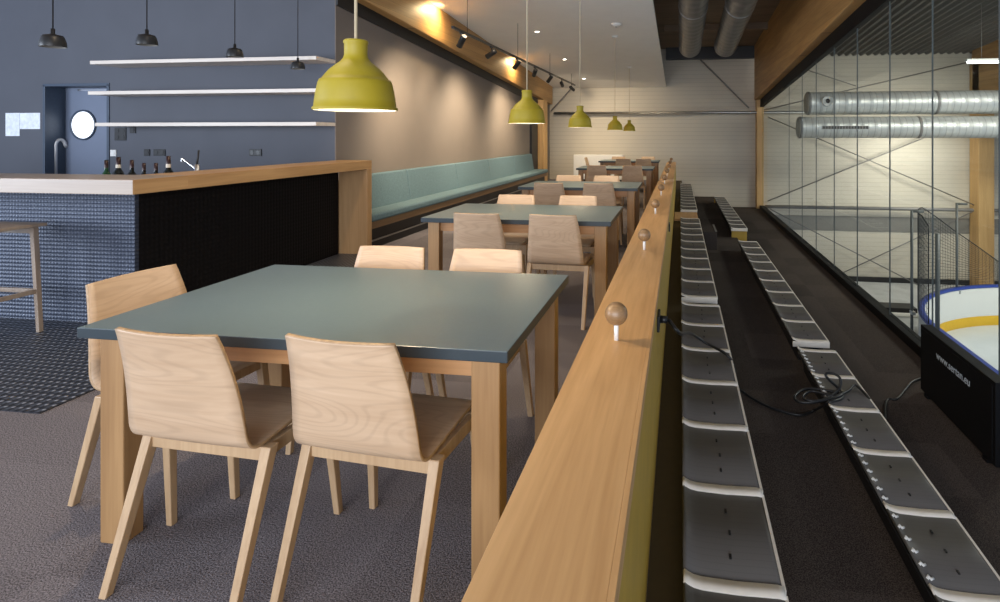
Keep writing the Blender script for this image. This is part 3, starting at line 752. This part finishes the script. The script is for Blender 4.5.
# papers, switches
def paper(px0, py0, px1, py1, label):
    a, c = at_y(px0,py0,YB), at_y(px1,py1,YB)
    o = MB().box((a.x,YB-0.004,c.z),(c.x,YB-0.001,a.z)).build('notice_sheet', M['paper'])
    tag(o, label, 'paper', 'notices beside the door')
paper(6,113,20,136,'upright notice sheet taped to the blue wall, left of the pair')
paper(20.3,113,40.5,129,'wide notice sheet taped to the blue wall beside the door frame')
def socket(px, py, n, label, m='black', tall=1):
    p = at_y(px,py,YB); s = 0.082
    t = thing('wall_socket', label, 'switch', (p.x, YB, p.z), 0, 'switches and sockets on the bar wall')
    MB().box((-s*n/2,-0.012,-s*tall/2),(s*n/2,0,s*tall/2)).build('cover_plate', M[m], t, bevel=0.003)
    for j in range(tall):
        for i in range(n):
            x = -s*n/2+s*(i+0.5); z = -s*tall/2+s*(j+0.5)
            MB().tube([(x,-0.0125,z),(x,-0.016,z)], 0.026, 16).build('insert', M['black_metal' if m == 'black' else 'white'], t)
socket(121,134,2,'block of four dark switches beside the door','black',2)
socket(133.5,130,1,'single dark switch right of the switch block')
socket(114,153,1,'white switch plate just above the bottles','white')
socket(147.5,152.5,1,'single dark socket above the bar bottles')
socket(160,152.5,2,'double dark socket above the tallest bottle')
socket(256,152.5,2,'double dark socket far right on the slate blue wall')
# small black pendants over the bar
BX = -4.25
for k, (px, py, nm) in enumerate([(53,47,'leftmost'),(147,45,'second from left'),(235,57,'third from left'),(298,69,'rightmost')]):
    p = at_x(px, py, BX)
    t = thing('bar_pendant', 'small black pendant over the bar, %s of four' % nm, 'lamp', p, 0, 'black pendants over the bar')
    R = 0.072
    MB().lathe([(R,0.0),(R,0.012),(R*0.98,0.03),(R*0.86,0.062),(R*0.74,0.078),(R*0.3,0.086),(0.012,0.09),(0.012,0.125),(0,0.125)], n=32).build('lamp_shade', M['black_metal'], t)
    MB().lathe([(R*0.97,0.0),(R*0.93,0.025),(R*0.8,0.06),(0,0.07)], n=32).build('lining', M['grey_band'], t)
    MB().tube([(0,0,0.12),(0,0,roof_z(p.y)-p.z)], 0.0042, 6).build('cord', M['black_metal'], t)
    MB().lathe([(0.0,0.03),(0.035,0.035),(0.035,0.055),(0,0.06)], n=16).build('bulb', M['white'], t)
# bar stool
t = thing('bar_stool', 'tall wooden bar stool at the left edge by the bar front', 'stool', (-4.715, 3.17, 0))
zs = 0.775
MB().box((-0.22,-0.2,zs-0.022),(0.24,0.2,zs)).build('seat', M['stool_wood'], t, bevel=0.004)
for sx in (-1, 1):
    for sy in (-1, 1):
        MB().leg((sx*0.215,sy*0.17,0),(sx*0.185,sy*0.155,zs-0.022),0.028,0.028,0.034,0.034).build('leg', M['stool_wood'], t, bevel=0.002)
for sy in (-1, 1): MB().box((-0.19,sy*0.162-0.012,0.28),(0.19,sy*0.162+0.012,0.31)).build('stretcher', M['stool_wood'], t, bevel=0.002)
for sx in (-1, 1): MB().box((sx*0.202-0.012,-0.15,0.28),(sx*0.202+0.012,0.15,0.31)).build('stretcher', M['stool_wood'], t, bevel=0.002)
for sy in (-1, 1): MB().box((-0.17,sy*0.155-0.012,zs-0.07),(0.17,sy*0.155+0.012,zs-0.022)).build('rail', M['stool_wood'], t, bevel=0.002)

# ------------------------------------------------------------------ teal banquette along the taupe wall
BY0, BY1 = 6.18, 15.1
t = thing('banquette', 'long teal upholstered banquette along the taupe wall', 'bench', (XL, BY0, 0))
L = BY1-BY0
MB().box((0.08,0,0),(0.36,L,0.33)).build('plinth', M['black'], t)
MB().box((0.0,0,0.265),(0.43,L,0.35)).build('seat_board', M['bench_wood'], t, bevel=0.003)
MB().box((0.362,0,0.095),(0.378,L,0.112)).build('foot_rail', M['steel'], t)
MB().box((0.02,0,0.352),(0.46,L,0.45)).build('seat_cushion', M['teal'], t, bevel=0.032, seg=4)
L = 14.7-BY0
seams = [0.0] + [at_x(p, 180, XL+0.12).y-BY0 for p in (408, 456.5, 489, 514)] + [L]
for y0, y1 in zip(seams, seams[1:]):
    MB().hexa([(0.01,y0+0.003,0.44),(0.17,y0+0.003,0.44),(0.17,y1-0.003,0.44),(0.01,y1-0.003,0.44)],
              [(0.01,y0+0.004,0.89),(0.10,y0+0.004,0.89),(0.10,y1-0.004,0.89),(0.01,y1-0.004,0.89)]).build('back_cushion', M['teal'], t, bevel=0.018, seg=3)

# ------------------------------------------------------------------ track lighting and downlights
TRX, TRZ = -2.9, 2.79
t = thing('lighting_track', 'black lighting track hung under the white ceiling', 'light track', (TRX, 6.8, TRZ))
MB().box((-0.018,0,-0.016),(0.018,8.4,0.016)).build('rail', M['black_metal'], t, bevel=0.003)
for y in (0.5, 2.9, 5.4, 7.9):
    MB().tube([(0,y,0.016),(0,y,ceil_z(6.8+y)-TRZ)], 0.004, 6).build('suspension_wire', M['black_metal'], t)
sn = ['first', 'second', 'third', 'fourth', 'fifth', 'sixth', 'last']
for k, px in enumerate((462, 491.5, 517, 535, 550, 562, 572)):
    y = at_x(px, 60, TRX).y
    tgt = [Vector((XL,8.0,1.2)), Vector((-3.93,8.6,3.2)), Vector((XL,9.9,1.2)), Vector((-3.93,12.6,2.9)), Vector((XL,12.5,1.2)), Vector((-3.0,YF,1.1)), Vector((-1.6,YF,1.3))][k]
    t = thing('track_spot', 'black spotlight on the ceiling track, %s from the near end' % sn[k], 'spotlight', (TRX, y, TRZ-0.016), 0, 'spotlights on the track')
    MB().box((-0.014,-0.045,-0.022),(0.014,0.045,0)).build('adapter', M['black_metal'], t, bevel=0.002)
    MB().tube([(0,0,-0.02),(0,0,-0.07)], 0.008, 8).build('stem', M['black_metal'], t)
    c = Vector((0,0,-0.11)); d = (tgt-(Vector((TRX,y,TRZ-0.016))+c)).normalized()
    if k in (1, 3): d = (d+Vector((0,0,-0.9))).normalized()
    MB().tube([c-d*0.085, c-d*0.07, c+d*0.095], [0.036,0.042,0.042], 20).build('head', M['black_metal'], t)
    MB().tube([c+d*0.0955, c+d*0.097], 0.033, 20).build('lens', M['led'], t)
    wpos = Vector((TRX,y,TRZ-0.016))+c+d*0.11
    spot('track_spot_light', wpos, wpos+d, (125,22,125,22,125,55,60)[k], (1.0, 0.82, 0.58), (112,50,112,50,112,100,100)[k], 1.0, 0.03)
# two uplit pools on the beam
for px in (434, 512):
    y = at_x(px, 40, -3.93).y
    spot('beam_wash_light', (-3.72, y, ceil_z(y)-0.05), (-3.93, y, ceil_z(y)-0.30), 34, (1.0, 0.76, 0.42), 165, 1.0, 0.03)
dn = ['nearest', 'second', 'third', 'fourth', 'fifth', 'farthest']
for k, y in enumerate((2.7, 5.2, 7.75, 10.3, 12.85, 15.5)):
    z = ceil_z(y)
    t = thing('downlight', 'small round recessed downlight, %s in the white ceiling row' % dn[k], 'downlight', (-2.7, y, z), 0, 'downlights in the white ceiling')
    MB().lathe([(0.036,-0.006),(0.052,-0.008),(0.057,0.006),(0.036,0.006)], n=24).build('trim_ring', M['white'], t)
    MB().lathe([(0,-0.007),(0.036,-0.007)], n=24).build('lens', M['led'], t)
    spot('downlight_light', (-2.7, y, z-0.02), (-2.6, y, 0), 72, (1.0, 0.78, 0.50), 110, 0.8, 0.04)
p = at_z(616.5, 24, ceil_z(8.9))
t = thing('smoke_detector', 'round white detector on the white ceiling', 'detector', (-1.14, 9.94, ceil_z(9.94)))
MB().lathe([(0,-0.05),(0.05,-0.05),(0.09,-0.02),(0.10,0.005),(0,0.01)], n=28).build('housing', M['white'], t)
MB().lathe([(0,-0.056),(0.02,-0.055),(0.022,-0.048)], n=16).build('sensor_eye', M['black_metal'], t)

# ------------------------------------------------------------------ ducts
def duct(name, p0, p1, R, mat, label, coll, group, cap=True):
    p0, p1 = Vector(p0), Vector(p1); d = p1-p0; Lh = d.length
    t = thing(name, label, 'duct', p0, 0, group)
    t.rotation_euler = d.to_track_quat('Z', 'Y').to_euler()
    prof = [(0.0,0),(R*0.92,0),(R,0.03)]
    n = int(Lh/0.28)
    for i in range(n):
        z = 0.05+(Lh-0.1)*i/n
        prof += [(R,z),(R*1.012,z+0.012),(R,z+0.024)]
    prof += [(R,Lh-0.03),(R*0.92,Lh),(0,Lh)]
    MB().lathe(prof, n=36).build('pipe', mat, t)
    for z in coll:
        MB().lathe([(R*1.0,z-0.03),(R*1.035,z-0.028),(R*1.035,z+0.028),(R*1.0,z+0.03)], n=36).build('collar', M['rod'], t)
    return t
def dz(y): return 3.43 + SL*(13-y)
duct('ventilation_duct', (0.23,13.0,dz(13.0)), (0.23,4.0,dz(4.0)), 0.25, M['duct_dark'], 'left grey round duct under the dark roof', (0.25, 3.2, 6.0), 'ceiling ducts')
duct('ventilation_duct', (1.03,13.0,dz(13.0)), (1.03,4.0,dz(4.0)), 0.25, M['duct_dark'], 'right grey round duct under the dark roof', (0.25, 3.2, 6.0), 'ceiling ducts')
YD = 14.0
a = at_y(806,103.5,YD); c = at_y(797,127.5,YD)
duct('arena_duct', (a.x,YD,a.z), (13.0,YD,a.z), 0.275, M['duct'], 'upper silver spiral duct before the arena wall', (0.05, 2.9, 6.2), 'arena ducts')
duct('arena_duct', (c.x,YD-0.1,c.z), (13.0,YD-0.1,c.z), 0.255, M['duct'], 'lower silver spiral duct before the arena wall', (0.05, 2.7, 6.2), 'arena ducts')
n_ = at_y(827.5,101,YD-0.30)
t = thing('air_nozzle', 'round white air nozzle on the upper arena duct', 'nozzle', (n_.x, YD-0.30, n_.z)); 
rr = [(0.03+0.10*math.sin(0), 0)]
o = MB().lathe([(0.055,0.06),(0.06,0.0),(0.115,-0.03),(0.13,0.0),(0.12,0.06)], n=28).build('rim', M['white'], t); o.rotation_euler = (PI/2,0,0)
o = MB().lathe([(0,0.0),(0.058,0.0)], n=28).build('throat', M['black'], t); o.rotation_euler = (PI/2,0,0)
g_ = at_y(822,127.5,YD-0.37)
t = thing('duct_grille', 'long dark slotted grille on the lower arena duct', 'grille', (g_.x, YD-0.352, g_.z))
MB().box((0,-0.006,-0.04),(1.05,0.015,0.04)).build('frame', M['rod'], t, bevel=0.004)
for k in range(16): MB().box((0.03+k*0.064,-0.009,-0.03),(0.068+k*0.064,-0.004,0.03)).build('slot', M['black'], t)

# fluorescent lights in the arena
p = at_y(966,61.5,12.5)
t = thing('arena_light', 'long white fluorescent light under the arena beam', 'lamp', (p.x, 12.5, p.z))
MB().box((0,-0.05,0.0),(2.4,0.05,0.05)).build('housing', M['white'], t, bevel=0.006)
MB().tube([(0.03,0,-0.02),(2.37,0,-0.02)], 0.022, 12).build('tube', M['tube'], t)
MB().tube([(0.3,0,0.05),(0.3,0,roof_z(12.5)-p.z)], 0.006, 6).build('hanger', M['rod'], t)
MB().tube([(2.1,0,0.05),(2.1,0,roof_z(12.5)-p.z)], 0.006, 6).build('hanger', M['rod'], t)

# ------------------------------------------------------------------ ice rink seen through the glazing
CXr, CYr, RR = 7.27, 9.9, 3.0
ZICE = -2.64
def rink(off, z, n=28):
    pts = [(CXr-RR-off, 3.0, z), (CXr-RR-off, 6.5, z)]
    for k in range(n+1):
        a = PI - (PI/2)*k/n
        pts.append((CXr+(RR+off)*math.cos(a), CYr+(RR+off)*math.sin(a), z))
    pts += [(11.0, CYr+RR+off, z), (15.5, CYr+RR+off, z)]
    return pts
def ribbon(z0, z1, o0, o1, name, mat, parent):
    A, B, C_, D = rink(o0,z0), rink(o0,z1), rink(o1,z1), rink(o1,z0)
    b = MB(); b.grid([A, B, C_, D, A]); return b.build(name, mat, parent)
b = MB(); vs = [b.bm.verts.new((x,y,ZICE)) for x,y,_ in rink(-0.01,0)] + [b.bm.verts.new((15.5,3.0,ZICE))]
b.bm.faces.new(vs); tag(b.build('floor_ice', M['ice']), kind='structure')
t = thing('rink_board', 'white curved rink board with blue cap and yellow kick strip', 'rink board', (0,0,0))
ribbon(ZI, -1.84, 0.0, 0.09, 'board_panel', M['board_white'], t)
ribbon(-1.84, -1.80, -0.01, 0.10, 'blue_cap', M['blue'], t)
ribbon(ZICE, ZICE+0.20, -0.012, 0.0, 'kick_strip', M['yellow'], t)
for k, (x, y, zt_) in enumerate(((4.27,11.0,0.0),(5.78,12.6,-0.03),(4.2,9.8,-0.22))):
    lab = ['grey net post with short top arm left of the net', 'grey net post with short top arm in front of the timber column', 'thick grey net post standing nearest at the rink corner'][k]
    t = thing('net_post', lab, 'post', (x, y, -1.9), 0, 'net posts round the rink')
    MB().tube([(0,0,-0.6),(0,0,zt_+1.9)], 0.026 if k < 2 else 0.036, 10).build('upright', M['post'], t)
    if k < 2: MB().tube([(0,0,zt_+1.88),(0.20,0,zt_+1.88)], 0.024, 8).build('arm', M['post'], t)
    MB().box((-0.03,-0.10,-0.02),(0.03,0.03,0.04)).build('clamp', M['steel'], t)
# protective net
P = [p for p in rink(0.10, 0)]
dense = []
for q0, q1 in zip(P[1:], P[2:]):
    q0, q1 = Vector(q0), Vector(q1); m = max(1, int((q1-q0).length/0.085))
    for k in range(m): dense.append(q0.lerp(q1, k/m))
dense = [q for q in dense if (q.y > 10.0 or q.x > 5) and q.x < 8.6]
rows = []
NZ = 21
for i, q in enumerate(dense):
    f = i/len(dense); s = (i % 40)/40
    u_ = (q.x*FP/(CS*q.y-SN*q.x)); f = (u_-242)/78.0
    top = -0.02 - 0.60*min(1.0, max(0.0, f/0.42)) - 0.72*min(1.0, max(0.0, (f-0.42)/0.58))
    rows.append([(q.x, q.y, -1.8+(top+1.8)*k/NZ) for k in range(NZ+1)])
t = thing('safety_net', 'fine dark safety net hanging above the rink boards', 'net', (0,0,0))
o = MB().grid(rows, smooth=False).build('mesh', M['net'], t)
md = o.modifiers.new('wire', 'WIREFRAME'); md.thickness = 0.0075; md.use_replace = True
MB().tube([r[-1] for r in rows], 0.012, 6).build('top_rope', M['net'], t)
MB().tube(rows[0][:], 0.012, 6).build('edge_rope', M['net'], t)
t = thing('floor_pipe', 'white pipe on a dark mat on the arena floor', 'pipe', (3.4, 14.05, ZI))
MB().box((0,0.05,0),(2.2,0.5,0.16)).build('mat', M['black'], t)
MB().tube([(0,-0.1,0.05),(2.2,-0.1,0.05)], 0.05, 12).build('pipe', M['strip'], t)

# white sideboard against the far wall
t = thing('sideboard', 'low white sideboard against the ribbed far wall', 'sideboard', (-3.2, 16.55, 0))
MB().box((0,0,0.06),(1.5,0.45,0.80)).build('carcass', M['white'], t, bevel=0.004)
MB().box((0.02,-0.012,0.08),(0.745,0,0.78)).build('door', M['white'], t, bevel=0.002)
MB().box((0.755,-0.012,0.08),(1.48,0,0.78)).build('door', M['white'], t, bevel=0.002)
MB().box((0.03,0.03,0),(1.47,0.42,0.06)).build('plinth', M['black'], t)
